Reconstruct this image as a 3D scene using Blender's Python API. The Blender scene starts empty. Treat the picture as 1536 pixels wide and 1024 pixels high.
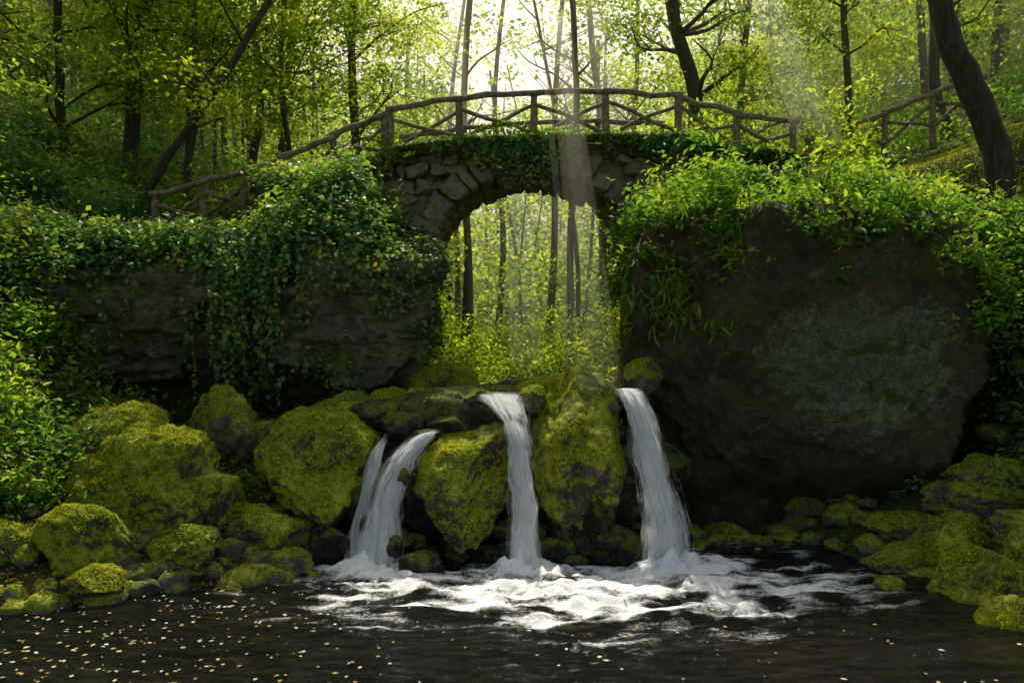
import bpy, math, random, bmesh
import numpy as np
from mathutils import Vector
random.seed(7); rng=np.random.default_rng(7)
scene=bpy.context.scene
scene.view_settings.view_transform='Standard'
try: scene.view_settings.look='None'
except Exception: pass
scene.view_settings.exposure=0

# ---------------------------------------------------------------- noise
def _hash(i,j,k,s):
    h=(i.astype(np.int64)*374761393+j.astype(np.int64)*668265263+k.astype(np.int64)*2147483647+s*974634777)&0xffffffff
    h=((h^(h>>13))*1274126177)&0xffffffff
    h=(h^(h>>16))&0xffffffff
    return h/4294967295.0
def vnoise(p,s=0):
    p=np.asarray(p,float); f=np.floor(p); i=f.astype(np.int64); t=p-f; t=t*t*(3-2*t)
    r=0
    for a in (0,1):
        for b in (0,1):
            for c in (0,1):
                w=(t[:,0] if a else 1-t[:,0])*(t[:,1] if b else 1-t[:,1])*(t[:,2] if c else 1-t[:,2])
                r=r+w*_hash(i[:,0]+a,i[:,1]+b,i[:,2]+c,s)
    return r*2-1
def fbm(p,o=4,s=0):
    p=np.asarray(p,float); r=0; a=1; n=0
    for k in range(o):
        r=r+a*vnoise(p*(2.03**k)+k*17.3,s+k); n+=a; a*=.5
    return r/n
def sm(a,b,x):
    t=np.clip((np.asarray(x,float)-a)/(b-a),0,1); return t*t*(3-2*t)

# ---------------------------------------------------------------- materials
def newmat(name):
    m=bpy.data.materials.new(name); m.use_nodes=True; nt=m.node_tree; nt.nodes.clear()
    out=nt.nodes.new('ShaderNodeOutputMaterial'); return m,nt,out
def N(nt,t,**kw):
    n=nt.nodes.new(t)
    for k,v in kw.items(): setattr(n,k,v)
    return n
def ramp(nt,fac,stops):
    r=N(nt,'ShaderNodeValToRGB'); e=r.color_ramp.elements
    while len(e)<len(stops): e.new(0.5)
    for el,(p,c) in zip(e,stops): el.position=p; el.color=(*c,1) if len(c)==3 else c
    nt.links.new(fac,r.inputs[0]); return r.outputs[0]
def noise(nt,scale,detail=6,rough=.6,vec=None,dist=0):
    n=N(nt,'ShaderNodeTexNoise'); n.inputs['Scale'].default_value=scale; n.inputs['Detail'].default_value=detail
    n.inputs['Roughness'].default_value=rough; n.inputs['Distortion'].default_value=dist
    if vec is None: vec=N(nt,'ShaderNodeTexCoord').outputs['Object']
    nt.links.new(vec,n.inputs['Vector']); return n.outputs[0]
def math_(nt,op,a,b=None,clamp=False):
    n=N(nt,'ShaderNodeMath',operation=op,use_clamp=clamp)
    for i,v in enumerate((a,b)):
        if v is None: continue
        if isinstance(v,(int,float)): n.inputs[i].default_value=v
        else: nt.links.new(v,n.inputs[i])
    return n.outputs[0]
def mixc(nt,f,a,b):
    n=N(nt,'ShaderNodeMix',data_type='RGBA')
    for i,v in ((0,f),(6,a),(7,b)):
        if isinstance(v,(int,float)): n.inputs[i].default_value=v
        elif isinstance(v,tuple): n.inputs[i].default_value=(*v,1)
        else: nt.links.new(v,n.inputs[i])
    return n.outputs[2]
def maprange(nt,v,a,b,c=0,d=1):
    n=N(nt,'ShaderNodeMapRange'); n.interpolation_type='SMOOTHSTEP'
    nt.links.new(v,n.inputs[0])
    for i,x in enumerate((a,b,c,d)): n.inputs[i+1].default_value=x
    return n.outputs[0]

def leafmat(name,stops,trans=.45,tcol=(1.2,1.25,.7),gl=.0):
    m,nt,out=newmat(name)
    f=N(nt,'ShaderNodeAttribute',attribute_name='rnd').outputs['Fac']
    c=ramp(nt,f,stops)
    c2=ramp(nt,f,[(p,tuple(min(.95,x*k*1.9) for x,k in zip(cc,tcol))) for p,cc in stops])
    d=N(nt,'ShaderNodeBsdfDiffuse'); nt.links.new(c,d.inputs[0])
    t=N(nt,'ShaderNodeBsdfTranslucent'); nt.links.new(c2,t.inputs[0])
    mx=N(nt,'ShaderNodeMixShader'); mx.inputs[0].default_value=trans
    nt.links.new(d.outputs[0],mx.inputs[1]); nt.links.new(t.outputs[0],mx.inputs[2])
    last=mx.outputs[0]
    if gl>0:
        g=N(nt,'ShaderNodeBsdfGlossy'); g.inputs['Roughness'].default_value=.4; g.inputs[0].default_value=(.9,.95,.9,1)
        m2=N(nt,'ShaderNodeMixShader'); m2.inputs[0].default_value=gl
        nt.links.new(last,m2.inputs[1]); nt.links.new(g.outputs[0],m2.inputs[2]); last=m2.outputs[0]
    nt.links.new(last,out.inputs[0]); return m

def rockmat(name,c1,c2,moss=.5,mosscol=((.03,.055,.008),(.10,.15,.015)),wet=.7,lichen=None,bump=.6,bd=.1):
    m,nt,out=newmat(name)
    tc=N(nt,'ShaderNodeTexCoord').outputs['Object']
    geo=N(nt,'ShaderNodeNewGeometry'); sx=N(nt,'ShaderNodeSeparateXYZ'); nt.links.new(geo.outputs['Normal'],sx.inputs[0])
    n1=noise(nt,1.7,5,.65,tc); n2=noise(nt,9,6,.72,tc,.4); n3=noise(nt,38,3,.7,tc)
    f=math_(nt,'ADD',math_(nt,'MULTIPLY',n1,.55),math_(nt,'MULTIPLY',n2,.45))
    col=ramp(nt,f,[(.32,tuple(x*.3 for x in c1)),(.47,c1),(.58,c2),(.72,tuple(min(1,x*1.6) for x in c2))])
    if lichen:
        (lx,lz,lr)=lichen
        s=N(nt,'ShaderNodeSeparateXYZ'); nt.links.new(tc,s.inputs[0])
        dx=math_(nt,'MULTIPLY',math_(nt,'SUBTRACT',s.outputs[0],lx),.78); dz=math_(nt,'MULTIPLY',math_(nt,'SUBTRACT',s.outputs[2],lz),1.05)
        d=math_(nt,'SQRT',math_(nt,'ADD',math_(nt,'MULTIPLY',dx,dx),math_(nt,'MULTIPLY',dz,dz)))
        d=math_(nt,'ADD',d,math_(nt,'MULTIPLY',math_(nt,'SUBTRACT',n1,.5),1.6))
        d=math_(nt,'ADD',d,math_(nt,'MULTIPLY',math_(nt,'SUBTRACT',n2,.5),2.0))
        lm=maprange(nt,d,lr*1.05,lr*.75)
        lm2=maprange(nt,noise(nt,14,5,.75,tc),.38,.56,.2,1)
        lm=math_(nt,'MULTIPLY',lm,lm2)
        sp=maprange(nt,noise(nt,6,6,.8,tc),.54,.59,0,.8)
        lm=math_(nt,'MAXIMUM',lm,math_(nt,'MULTIPLY',sp,maprange(nt,n1,.46,.58)))
        lc=ramp(nt,n3,[(.3,(.19,.23,.12)),(.7,(.44,.48,.3))])
        col=mixc(nt,lm,col,lc)
    mo=math_(nt,'ADD',math_(nt,'MULTIPLY',sx.outputs[2],.55),math_(nt,'MULTIPLY',math_(nt,'SUBTRACT',n1,.5),2.2))
    mo=math_(nt,'ADD',mo,math_(nt,'MULTIPLY',math_(nt,'SUBTRACT',n2,.5),1.4))
    mo=math_(nt,'ADD',mo,moss-.5)
    mm=maprange(nt,mo,.05,.3)
    mn=math_(nt,'ADD',math_(nt,'MULTIPLY',n3,.5),math_(nt,'MULTIPLY',n2,.5))
    mn=math_(nt,'ADD',mn,math_(nt,'MULTIPLY',math_(nt,'SUBTRACT',n1,.5),.6))
    mc=ramp(nt,mn,[(.33,tuple(x*.3 for x in mosscol[0])),(.46,mosscol[0]),(.60,mosscol[1])])
    col=mixc(nt,mm,col,mc)
    p=N(nt,'ShaderNodeBsdfPrincipled'); nt.links.new(col,p.inputs['Base Color'])
    nt.links.new(maprange(nt,mm,0,1,wet,.95),p.inputs['Roughness'])
    p.inputs['Specular IOR Level'].default_value=.4
    h=math_(nt,'ADD',math_(nt,'MULTIPLY',n2,1.0),math_(nt,'MULTIPLY',n3,.35))
    b=N(nt,'ShaderNodeBump'); b.inputs['Strength'].default_value=bump; b.inputs['Distance'].default_value=bd
    nt.links.new(h,b.inputs['Height']); nt.links.new(b.outputs[0],p.inputs['Normal'])
    nt.links.new(p.outputs[0],out.inputs[0]); return m

def woodmat(name,c1,c2,scale=(18,18,2.5),moss=0,bump=.7):
    m,nt,out=newmat(name)
    tc=N(nt,'ShaderNodeTexCoord').outputs['Object']
    mp=N(nt,'ShaderNodeMapping'); nt.links.new(tc,mp.inputs[0]); mp.inputs['Scale'].default_value=scale
    n1=noise(nt,1,5,.7,mp.outputs[0],.6); n2=noise(nt,2.5,3,.6,tc)
    col=ramp(nt,n1,[(.3,tuple(x*.4 for x in c1)),(.5,c1),(.7,c2)])
    mm=maprange(nt,n2,.66-moss*.3,.78-moss*.3)
    col=mixc(nt,mm,col,(.06,.08,.015))
    p=N(nt,'ShaderNodeBsdfPrincipled'); nt.links.new(col,p.inputs['Base Color']); p.inputs['Roughness'].default_value=.85
    b=N(nt,'ShaderNodeBump'); b.inputs['Strength'].default_value=bump; b.inputs['Distance'].default_value=.03
    nt.links.new(n1,b.inputs['Height']); nt.links.new(b.outputs[0],p.inputs['Normal'])
    nt.links.new(p.outputs[0],out.inputs[0]); return m

M_cliff=rockmat('cliff_rock',(.25,.215,.15),(.52,.47,.35),moss=.5,mosscol=((.07,.11,.012),(.22,.27,.03)),bump=1,bd=.2)
M_bould=rockmat('boulder_rock',(.13,.095,.052),(.24,.185,.11),moss=.42,lichen=(4.85,2.5,1.0),mosscol=((.045,.075,.01),(.15,.19,.025)),bump=1,bd=.2)
M_moss=rockmat('mossy_rock',(.11,.093,.066),(.24,.21,.155),moss=.8,mosscol=((.17,.22,.017),(.55,.56,.045)),bump=.8,bd=.08)
M_moss2=rockmat('half_mossy_rock',(.16,.14,.11),(.38,.34,.27),moss=.55,mosscol=((.15,.2,.016),(.5,.52,.042)),bump=.8)
M_wet=rockmat('wet_rock',(.03,.026,.02),(.10,.085,.066),moss=.40,wet=.2,mosscol=((.06,.09,.01),(.22,.26,.025)),bump=1)
M_stone=rockmat('bridge_stone',(.3,.25,.175),(.56,.49,.37),moss=.45,mosscol=((.09,.12,.015),(.25,.28,.035)),bump=1)
M_soil=rockmat('forest_floor_soil',(.07,.052,.03),(.14,.105,.06),moss=.6,mosscol=((.05,.08,.01),(.16,.2,.025)),bump=1)
M_bark=woodmat('bark',(.055,.043,.03),(.14,.115,.08),moss=.3)
M_bark2=woodmat('dark_bark',(.045,.034,.022),(.11,.085,.06),moss=.1)
M_rail=woodmat('weathered_wood',(.22,.17,.11),(.5,.41,.28),scale=(14,14,14),moss=.2)

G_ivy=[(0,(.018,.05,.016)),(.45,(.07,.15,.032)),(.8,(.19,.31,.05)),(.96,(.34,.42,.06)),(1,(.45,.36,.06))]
G_shrub=[(0,(.025,.075,.014)),(.5,(.11,.22,.026)),(1,(.34,.43,.045))]
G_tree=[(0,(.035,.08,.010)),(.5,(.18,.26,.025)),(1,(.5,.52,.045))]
G_far=[(0,(.05,.11,.018)),(.5,(.23,.31,.038)),(1,(.55,.57,.08))]
G_moss=[(0,(.14,.19,.014)),(.6,(.42,.46,.033)),(1,(.75,.7,.08))]
L_ivy=leafmat('ivy_leaf',G_ivy,.38,gl=.04)
L_shrub=leafmat('shrub_leaf',G_shrub,.45,gl=.03)
L_tree=leafmat('tree_leaf',G_tree,.55)
L_far=leafmat('distant_leaf',G_far,.6)
L_moss=leafmat('moss_tuft',G_moss,.3)
L_litter=leafmat('fallen_leaf',[(0,(.16,.08,.03)),(.5,(.45,.26,.08)),(1,(.7,.5,.18))],.15)
L_float=leafmat('floating_leaf',[(0,(.4,.27,.1)),(.35,(.6,.52,.3)),(1,(.78,.76,.64))],.1)

# ---------------------------------------------------------------- mesh helpers
def link(o,parent=None):
    scene.collection.objects.link(o)
    if parent: o.parent=parent
    return o
def mesh_np(name,V,F,mat,smooth=True,parent=None,attr=None):
    V=np.asarray(V,np.float32); F=np.asarray(F,np.int32); k=F.shape[1]
    me=bpy.data.meshes.new(name)
    me.vertices.add(len(V)); me.vertices.foreach_set('co',V.ravel())
    me.loops.add(F.size); me.loops.foreach_set('vertex_index',F.ravel())
    me.polygons.add(len(F)); me.polygons.foreach_set('loop_start',np.arange(0,F.size,k,dtype=np.int32))
    try: me.polygons.foreach_set('loop_total',np.full(len(F),k,np.int32))
    except Exception: pass
    me.polygons.foreach_set('use_smooth',np.full(len(F),smooth))
    if attr is not None:
        for an,(dom,arr) in attr.items():
            a=me.attributes.new(an,'FLOAT',dom); a.data.foreach_set('value',np.asarray(arr,np.float32))
    me.update(calc_edges=True); me.materials.append(mat)
    return link(bpy.data.objects.new(name,me),parent)
def empty(name,loc=(0,0,0)):
    e=bpy.data.objects.new(name,None); e.location=loc; link(e); return e
def norm(a): return a/np.maximum(np.linalg.norm(a,axis=1,keepdims=True),1e-9)
def leaves(name,P,Nn,S,mat,aspect=.6,fold=.12,T=None,parent=None,rnd=None,patch=.3):
    P=np.asarray(P); n=len(P); Nn=norm(Nn)
    if T is None: T=rng.normal(size=(n,3))
    T=T-Nn*np.sum(T*Nn,1,keepdims=True); T=norm(T); B=np.cross(Nn,T); S=np.asarray(S).reshape(-1,1)
    V=np.empty((n,4,3)); V[:,0]=P-T*S*.5
    V[:,1]=P+B*S*aspect*.5+Nn*S*fold-T*S*.08; V[:,2]=P+T*S*.5; V[:,3]=P-B*S*aspect*.5+Nn*S*fold-T*S*.08
    F=np.arange(n*4).reshape(n,4)
    if rnd is None: rnd=rng.random(n)
    if patch: rnd=np.clip(rnd+patch*(fbm(P*.6,2,314)+.5*vnoise(P*2.2,99)),0,1)
    return mesh_np(name,V.reshape(-1,3),F,mat,False,parent,{'rnd':('FACE',rnd)})
def clusters(C,R,per,flat=.5,jit=.8):
    m=len(C); R=np.broadcast_to(R,(m,))
    D=rng.normal(size=(m,per,3))*.5; D[...,2]*=flat
    P=C[:,None]+D*R[:,None,None]
    Nn=rng.normal(size=(m,per,3))*jit+np.array([0,0,1.])
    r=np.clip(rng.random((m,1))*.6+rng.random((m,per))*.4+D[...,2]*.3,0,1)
    return P.reshape(-1,3),Nn.reshape(-1,3),r.reshape(-1)
def sample_surface(V,F,n,wfun=None):
    V=np.asarray(V,float); F=np.asarray(F)
    if F.shape[1]==4: F=np.vstack([F[:,[0,1,2]],F[:,[0,2,3]]])
    a,b,c=V[F[:,0]],V[F[:,1]],V[F[:,2]]
    cr=np.cross(b-a,c-a); ar=np.linalg.norm(cr,axis=1); nn=norm(cr); cen=(a+b+c)/3
    w=ar.copy()
    if wfun is not None: w=w*np.clip(wfun(cen,nn),0,None)
    if w.sum()<=0: return np.zeros((0,3)),np.zeros((0,3))
    idx=rng.choice(len(F),n,p=w/w.sum())
    u=rng.random((n,1)); v=rng.random((n,1)); s=(u+v>1); u=np.where(s,1-u,u); v=np.where(s,1-v,v)
    return a[idx]+(b-a)[idx]*u+(c-a)[idx]*v, nn[idx]
def tube(pts,rad,seg=8,rough=.0,seed=0):
    pts=np.asarray(pts,float); n=len(pts); rad=np.broadcast_to(rad,(n,)).astype(float)
    T=np.gradient(pts,axis=0); T=norm(T)
    ref=np.array([0,1.,0]) if abs(T[:,1]).mean()<.8 else np.array([1.,0,0])
    A=norm(np.cross(T,ref)); B=np.cross(T,A)
    th=np.linspace(0,2*np.pi,seg,endpoint=False)
    V=pts[:,None]+rad[:,None,None]*(A[:,None]*np.cos(th)[None,:,None]+B[:,None]*np.sin(th)[None,:,None])
    V=V.reshape(-1,3)
    if rough:
        d=V-np.repeat(pts,seg,0); V=V+d*(fbm(V*6+seed,3,seed)*rough)[:,None]
    F=[]
    for i in range(n-1):
        for j in range(seg):
            k=(j+1)%seg; F.append((i*seg+j,i*seg+k,(i+1)*seg+k,(i+1)*seg+j))
    V=np.vstack([V,pts[0],pts[-1]]); c0=n*seg
    for j in range(0,seg):
        k=(j+1)%seg
        F.append((c0,k,j,c0)); F.append((c0+1,(n-1)*seg+j,(n-1)*seg+k,c0+1))
    return V,np.array(F)
def merge(parts):
    Vs=[];Fs=[];o=0
    for V,F in parts: Vs.append(V); Fs.append(F+o); o+=len(V)
    return np.vstack(Vs),np.vstack(Fs)
def tubes_obj(name,parts,mat,parent=None):
    V,F=merge(parts)
    t1=F[:,[0,1,2]]; q=F[:,3]!=F[:,0]; t2=F[q][:,[0,2,3]]
    return mesh_np(name,V,np.vstack([t1,t2]),mat,True,parent)
def smoothpath(pts,n):
    pts=np.asarray(pts,float); t=np.linspace(0,len(pts)-1,n); out=np.empty((n,pts.shape[1]))
    for i,tt in enumerate(t):
        k=min(int(tt),len(pts)-2); f=tt-k
        p0=pts[max(k-1,0)];p1=pts[k];p2=pts[k+1];p3=pts[min(k+2,len(pts)-1)]
        out[i]=.5*((2*p1)+(-p0+p2)*f+(2*p0-5*p1+4*p2-p3)*f*f+(-p0+3*p1-3*p2+p3)*f**3)
    return out
_ico={}
def ico(sub):
    if sub not in _ico:
        bm=bmesh.new(); bmesh.ops.create_icosphere(bm,subdivisions=sub,radius=1)
        V=np.array([v.co[:] for v in bm.verts]); F=np.array([[v.index for v in f.verts] for f in bm.faces]); bm.free()
        _ico[sub]=(V,F)
    return _ico[sub]
def rock(c,r,seed,sub=4,expo=2.4,amp=.12,planes=9,rz=0,freq=1.6,tilt=0,strata=0,shear=0):
    V,F=ico(sub); V=V.copy(); g=np.random.default_rng(seed)
    s=(np.abs(V)**expo).sum(1)**(-1/expo); V=V*s[:,None]
    for k in range(planes):
        n=g.normal(size=3); n/=np.linalg.norm(n); d=g.uniform(.62,.92)
        e=V@n-d; V=V-np.where(e>0,e*.9,0)[:,None]*n
    nd=norm(V)
    V=V+nd*(fbm(V*freq+seed*3.1,5,seed)*amp*1.6+(.5-np.abs(fbm(V*3.5+seed,3,seed+9)))*amp*.6+fbm(V*9+seed,3,seed+19)*amp*.3)[:,None]
    if strata: V=V+nd*(fbm(V*np.array([1.2,1.2,6])+seed,4,seed+29)*strata)[:,None]
    V=V*np.array(r)
    if shear: V[:,1]+=V[:,2]*shear
    if tilt:
        ct,st=math.cos(tilt),math.sin(tilt); V=np.stack([V[:,0]*ct+V[:,2]*st,V[:,1],-V[:,0]*st+V[:,2]*ct],1)
    ca,sa=math.cos(rz),math.sin(rz); V=np.stack([V[:,0]*ca-V[:,1]*sa,V[:,0]*sa+V[:,1]*ca,V[:,2]],1)
    return V+np.array(c),F

# ---------------------------------------------------------------- sun
EL=math.radians(55); AZ=math.radians(-3)
S=np.array([math.cos(EL)*math.sin(AZ),math.cos(EL)*math.cos(AZ),math.sin(EL)])
e1=np.array([math.cos(AZ),-math.sin(AZ),0]); e2=np.cross(S,e1); e2=e2 if e2[2]>0 else -e2
def proj(P): P=np.asarray(P); return np.stack([P@e1,P@e2],-1)
SHAFTS=[((1.22,-1.1,2.2),9,.12,.50),((1.2,-1.1,2.2),9,.26,.10),((.85,-1.0,2.3),9,.06,.35),
        ((.30,5.2,2.6),10,.3,.18),((1.35,5.6,2.6),10,.16,.3),((4.5,.2,6.2),8,.2,.2),((5.1,.6,6.0),8,.11,.26),
        ((-1.4,7,7.2),10,.3,.16),((2.6,7,7.0),10,.35,.16)]
TARGETS=[((.8,-1.2,2.2),1.6),((0,-1.0,2.2),1.2),((4.2,.8,5.),1.5),((2.4,.5,4.5),1.1),((6.6,2,6.2),1.3),((-2.6,1,5.2),1.3),((1.9,-1.8,1.0),1.3),((2.2,3,7),1.2),((-.6,3,7),1.0),((-4.6,-2.5,1.6),1.8),((-2.6,-1.3,1.8),1.4),((8.2,3,7),1.0),((-.6,-1.4,1.8),1.1),((-4.6,1,4.8),1.0),((0.3,-2.6,.3),1.5),((-1.6,-2.1,.7),1.2),((-3.5,-2.8,.5),.9),((-6.2,-1.8,2.5),1.1),((5.4,-2.8,.4),1.3),((-2.6,.6,4),.8),
         ((.4,7,2.6),1.8),((.4,10,3),2.2),((.8,14,4),2.8),((.5,19,5.5),3.2),((1.5,26,8),4)]
def gapmask(P,extra=0):
    q=proj(P); g=fbm(np.c_[q*.6,np.zeros(len(q))],3,77)>-.05
    t_=np.zeros(len(q),bool)
    for t,r in TARGETS+[(s[0],s[2]+.35) for s in SHAFTS]:
        d_=np.asarray(P)-np.array(t); up=(d_@S)>2.5
        tq=proj(np.array(t)); t_|=(np.linalg.norm(q-tq,axis=1)<r)&up
    return g,t_

# ---------------------------------------------------------------- terrain
def deck(x): return np.interp(x,[-2.3,-1,.4,1.8,3.1,4.25,5.4],[6.5,6.68,6.76,6.76,6.76,6.52,6.36])
def terr(x,y):
    x=np.asarray(x,float); y=np.asarray(y,float)
    bed=1.95+.06*np.clip(y-6,0,None)+.0012*np.clip(y-10,0,60)**2
    PL=np.interp(x,[-60,-14,-10,-8,-6.6,-5,-3.35,-2.3,.4],[16,8.6,6.4,5.3,4.85,5.25,5.9,6.4,6.6])+.26*np.clip(y-5,0,45)
    PR=np.interp(x,[.4,3,5.4,6.5,8,10,16,60],[6.6,6.6,6.2,6.1,6.45,7.1,9.2,18])+.24*np.clip(y-5,0,45)
    cx=.35; a=np.abs(x-cx); inn=2.3+.16*np.clip(y-6,0,40); wd=1.0+.5*np.clip(y-6,0,40)
    w=sm(0,1,(a-inn)/wd)
    up=np.where(x<cx,PL,PR); back=bed+(up-bed)*w
    fl=-.55+0*x
    s=y-(-2.3+(x+2.6)*.6); lb=np.clip(s*.42,-.6,1.15)*sm(-1.9,-2.7,x)+(-.6)*(1-sm(-1.9,-2.7,x))
    lb=lb+sm(-5.6,-8.6,x)*3.2*sm(-6,-2.5,y)
    rs=(x-5.0)+.35*(y+2.2); rb=np.clip(rs*.5,-.6,.7)+sm(6.3,8.5,x)*3.5*sm(-4,-1,y)
    front=np.maximum(np.maximum(fl,lb),np.where(x>3,rb,-.6))
    kl=sm(-1.3,-1.8,x); kr=sm(1.5,2.0,x)
    t0=-.9*(1-kl-kr)+1.2*kl+1.6*kr; t1=-.4*(1-kl-kr)+3.0*kl+3.4*kr
    k=np.clip((y-t0)/(t1-t0),0,1); k=k*k*(3-2*k)
    return front+(back-front)*k
def axis_(lo,hi,fine_lo,fine_hi,step,grow=1.18):
    a=list(np.arange(fine_lo,fine_hi+1e-6,step)); s=step; v=fine_hi
    while v<hi: s*=grow; v+=s; a.append(v)
    s=step; v=fine_lo; pre=[]
    while v>lo: s*=grow; v-=s; pre.append(v)
    return np.array(pre[::-1]+a)
gx=axis_(-400,400,-12,12,.15); gy=axis_(-300,500,-6,14,.15)
X,Y=np.meshgrid(gx,gy); Z=terr(X.ravel(),Y.ravel())
Z=Z+fbm(np.c_[X.ravel()*.7,Y.ravel()*.7,X.ravel()*0],4,3)*.22*np.where(np.abs(X.ravel())<60,1,0)*np.where((Y.ravel()>1.5)&(Y.ravel()<6),.4,1)
nx,ny=len(gx),len(gy); ii=np.arange(nx*ny).reshape(ny,nx)
TF=np.stack([ii[:-1,:-1],ii[:-1,1:],ii[1:,1:],ii[1:,:-1]],-1).reshape(-1,4)
TV=np.c_[X.ravel(),Y.ravel(),Z]
mesh_np('forest_ground',TV,TF,M_soil)

# ---------------------------------------------------------------- left cliff
cp=smoothpath([(-10.5,-2.2),(-8.4,-.7),(-6.8,.5),(-5.4,1.0),(-4.2,.6),(-3.2,.45),(-2.5,.8),(-2.1,1.6),(-1.95,2.6),(-2.1,4),(-2.5,6)],230)
tan=norm(np.gradient(cp,axis=0)); inw=np.c_[-tan[:,1],tan[:,0]]
nz=130; zz=np.linspace(0,1,nz)
CV=np.zeros((nz,len(cp),3))
for i,(q,iw) in enumerate(zip(cp,inw)):
    ztop=float(np.interp(q[0],[-10,-8,-6.6,-5,-4.3,-3.35,-2.3,-1.3],[5.2,4.7,4.3,4.55,4.85,5.3,5.7,6.0]))
    z=-.3+zz*(ztop+.3)
    base=.95*sm(2.75,2.05,z)
    over=np.interp(q[0],[-9,-7,-6.2,-4.8,-4,-1],[.3,.8,1.15,.8,1.0,1.0])
    o=base*over+1.35*np.clip((z-3.9)/2.6,0,1)**1.2+2.0*np.clip((z-(ztop-.12))/.12,0,1)
    CV[:,i,0]=q[0]+iw[0]*o; CV[:,i,1]=q[1]+iw[1]*o; CV[:,i,2]=z
CVf=CV.reshape(-1,3); iwf=np.tile(inw,(nz,1))
st=fbm(CVf*np.array([.6,.6,3.2])+np.c_[CVf[:,2]*0,CVf[:,2]*0,CVf[:,0]*.25],4,22); st=np.sign(st)*np.abs(st)**.6
nse=fbm(CVf*np.array([.75,.75,.9]),5,21)*.7+st*.3+np.abs(fbm(CVf*1.6,4,23))*.45+fbm(CVf*5,3,27)*.08
nse=nse*np.where(np.tile(np.arange(len(cp)),nz)>165,.5,1)
CVf=CVf+np.c_[-iwf*nse[:,None],fbm(CVf*1.1,3,25)*.12]
ncx=len(cp); ci=np.arange(nz*ncx).reshape(nz,ncx)
CF=np.stack([ci[:-1,:-1],ci[:-1,1:],ci[1:,1:],ci[1:,:-1]],-1).reshape(-1,4)
mesh_np('rock_cliff',CVf,CF,M_cliff)
def craggy(c,r,seed,expo,planes):
    V,F=rock(c,r,seed,sub=6,expo=expo,amp=.2,planes=planes,strata=.16)
    nd=norm(V-np.array(c)); V=V+nd*(-np.abs(fbm(V*2.1,4,seed+3))*.32+np.sign(fbm(V*np.array([.9,.9,3.4]),3,seed+5))*.04+fbm(V*7,3,seed+7)*.05)[:,None]
    return V,F
CB1=craggy((-2.62,.95,3.35),(1.35,1.15,1.2),19,4,9)
mesh_np('cliff_boulder',*CB1,M_cliff)
mesh_np('cliff_boulder',*craggy((-5.7,1.25,3.25),(1.4,1.0,.9),20,4.5,8),M_cliff)

# ---------------------------------------------------------------- right boulder
RV,RF=rock((4.42,1.6,2.25),(2.42,2.7,2.6),5,sub=7,expo=5.5,amp=.075,planes=3,freq=1.3,strata=.02)
nd=norm(RV-np.array([4.4,1.55,2.35])); RV=RV+nd*(fbm(RV*1.8,4,55)*.16-np.abs(fbm(RV*3.2,4,56))*.18+fbm(RV*9,3,57)*.045)[:,None]
k=sm(1.2,.1,RV[:,2]); RV[:,1]+=k*1.5*sm(1.5,-1.5,RV[:,1]); RV[:,0]+=sm(1.6,.4,RV[:,2])*.3*sm(3.5,1.5,RV[:,0])
mesh_np('giant_boulder',RV,RF,M_bould)
R2=rock((7.9,1.6,2.4),(1.6,1.9,2.9),15,sub=5,expo=3,amp=.14)
mesh_np('rock_outcrop',*R2,M_bould)
LV,LF=rock((.0,.75,.86),(2.6,1.75,1.28),31,sub=6,expo=5,amp=.09,planes=3,freq=2.2)
mesh_np('waterfall_ledge',LV,LF,M_wet)
mossy=[]
def boulder(c,r,seed,mat=None,sub=5,rz=0,**kw):
    mat=mat or M_moss
    V,F=rock(c,r,seed,sub=sub,rz=rz,**kw); mesh_np('mossy_boulder' if mat is not M_wet else 'wet_rock',V,F,mat)
    if mat is not M_wet: mossy.append((V,F))
boulder((-.6,-1.35,1.0),(.68,.62,.82),41,amp=.2,planes=11,tilt=.15,sub=6,shear=.35)
boulder((.84,-.95,1.42),(.6,.85,.98),42,amp=.2,planes=11,expo=2.8,tilt=-.12,sub=6,shear=.45)
boulder((.7,.1,2.05),(.7,.7,.36),242,amp=.15,sub=6)
boulder((.98,-1.1,.5),(.5,.7,.6),142,mat=M_wet)
boulder((-2.6,-1.25,1.1),(.86,.7,.8),43,amp=.2,sub=6,shear=.25)
boulder((-2.6,-.2,1.5),(.8,.6,.62),44,amp=.17)
boulder((-1.75,-.2,1.62),(.5,.6,.5),45,mat=M_moss2,amp=.17)
boulder((-4.65,-2.0,.95),(.8,.62,.72),46,amp=.2,shear=.25,sub=6)
boulder((-5.2,-1.2,1.2),(.8,.6,.7),66,mat=M_moss2,amp=.17)
boulder((-4.75,-3.0,.5),(.5,.45,.42),47,amp=.18)
boulder((-5.65,-3.1,.5),(.3,.3,.25),48)
boulder((-3.75,-1.9,.75),(.45,.4,.42),49,amp=.17)
boulder((-4.15,-.3,1.6),(.5,.45,.62),50,mat=M_moss2,amp=.18)
boulder((-3.4,-.3,1.2),(.55,.45,.5),51,mat=M_moss2,amp=.17)
boulder((-3.1,-2.1,.42),(.42,.35,.32),52,amp=.17)
boulder((-3.75,-2.75,.36),(.38,.3,.26),53,amp=.17)
boulder((-4.4,-3.55,.18),(.3,.26,.2),54)
boulder((-2.3,-1.95,.2),(.42,.3,.28),55,mat=M_wet)
boulder((-1.12,-2.25,.05),(.3,.22,.2),56,mat=M_wet)
boulder((-1.2,-1.15,.8),(.5,.45,.72),57,mat=M_wet)
boulder((-1.15,-1.25,1.45),(.26,.22,.2),357,mat=M_wet)
boulder((-1.38,-1.88,1.1),(.12,.12,.12),257,mat=M_wet)
boulder((-1.78,-2.1,.48),(.13,.14,.16),258,mat=M_wet)
boulder((-1.45,-2.18,.28),(.12,.12,.14),259,mat=M_wet)
boulder((-2.0,-1.35,.6),(.4,.45,.6),58,mat=M_wet)
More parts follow.
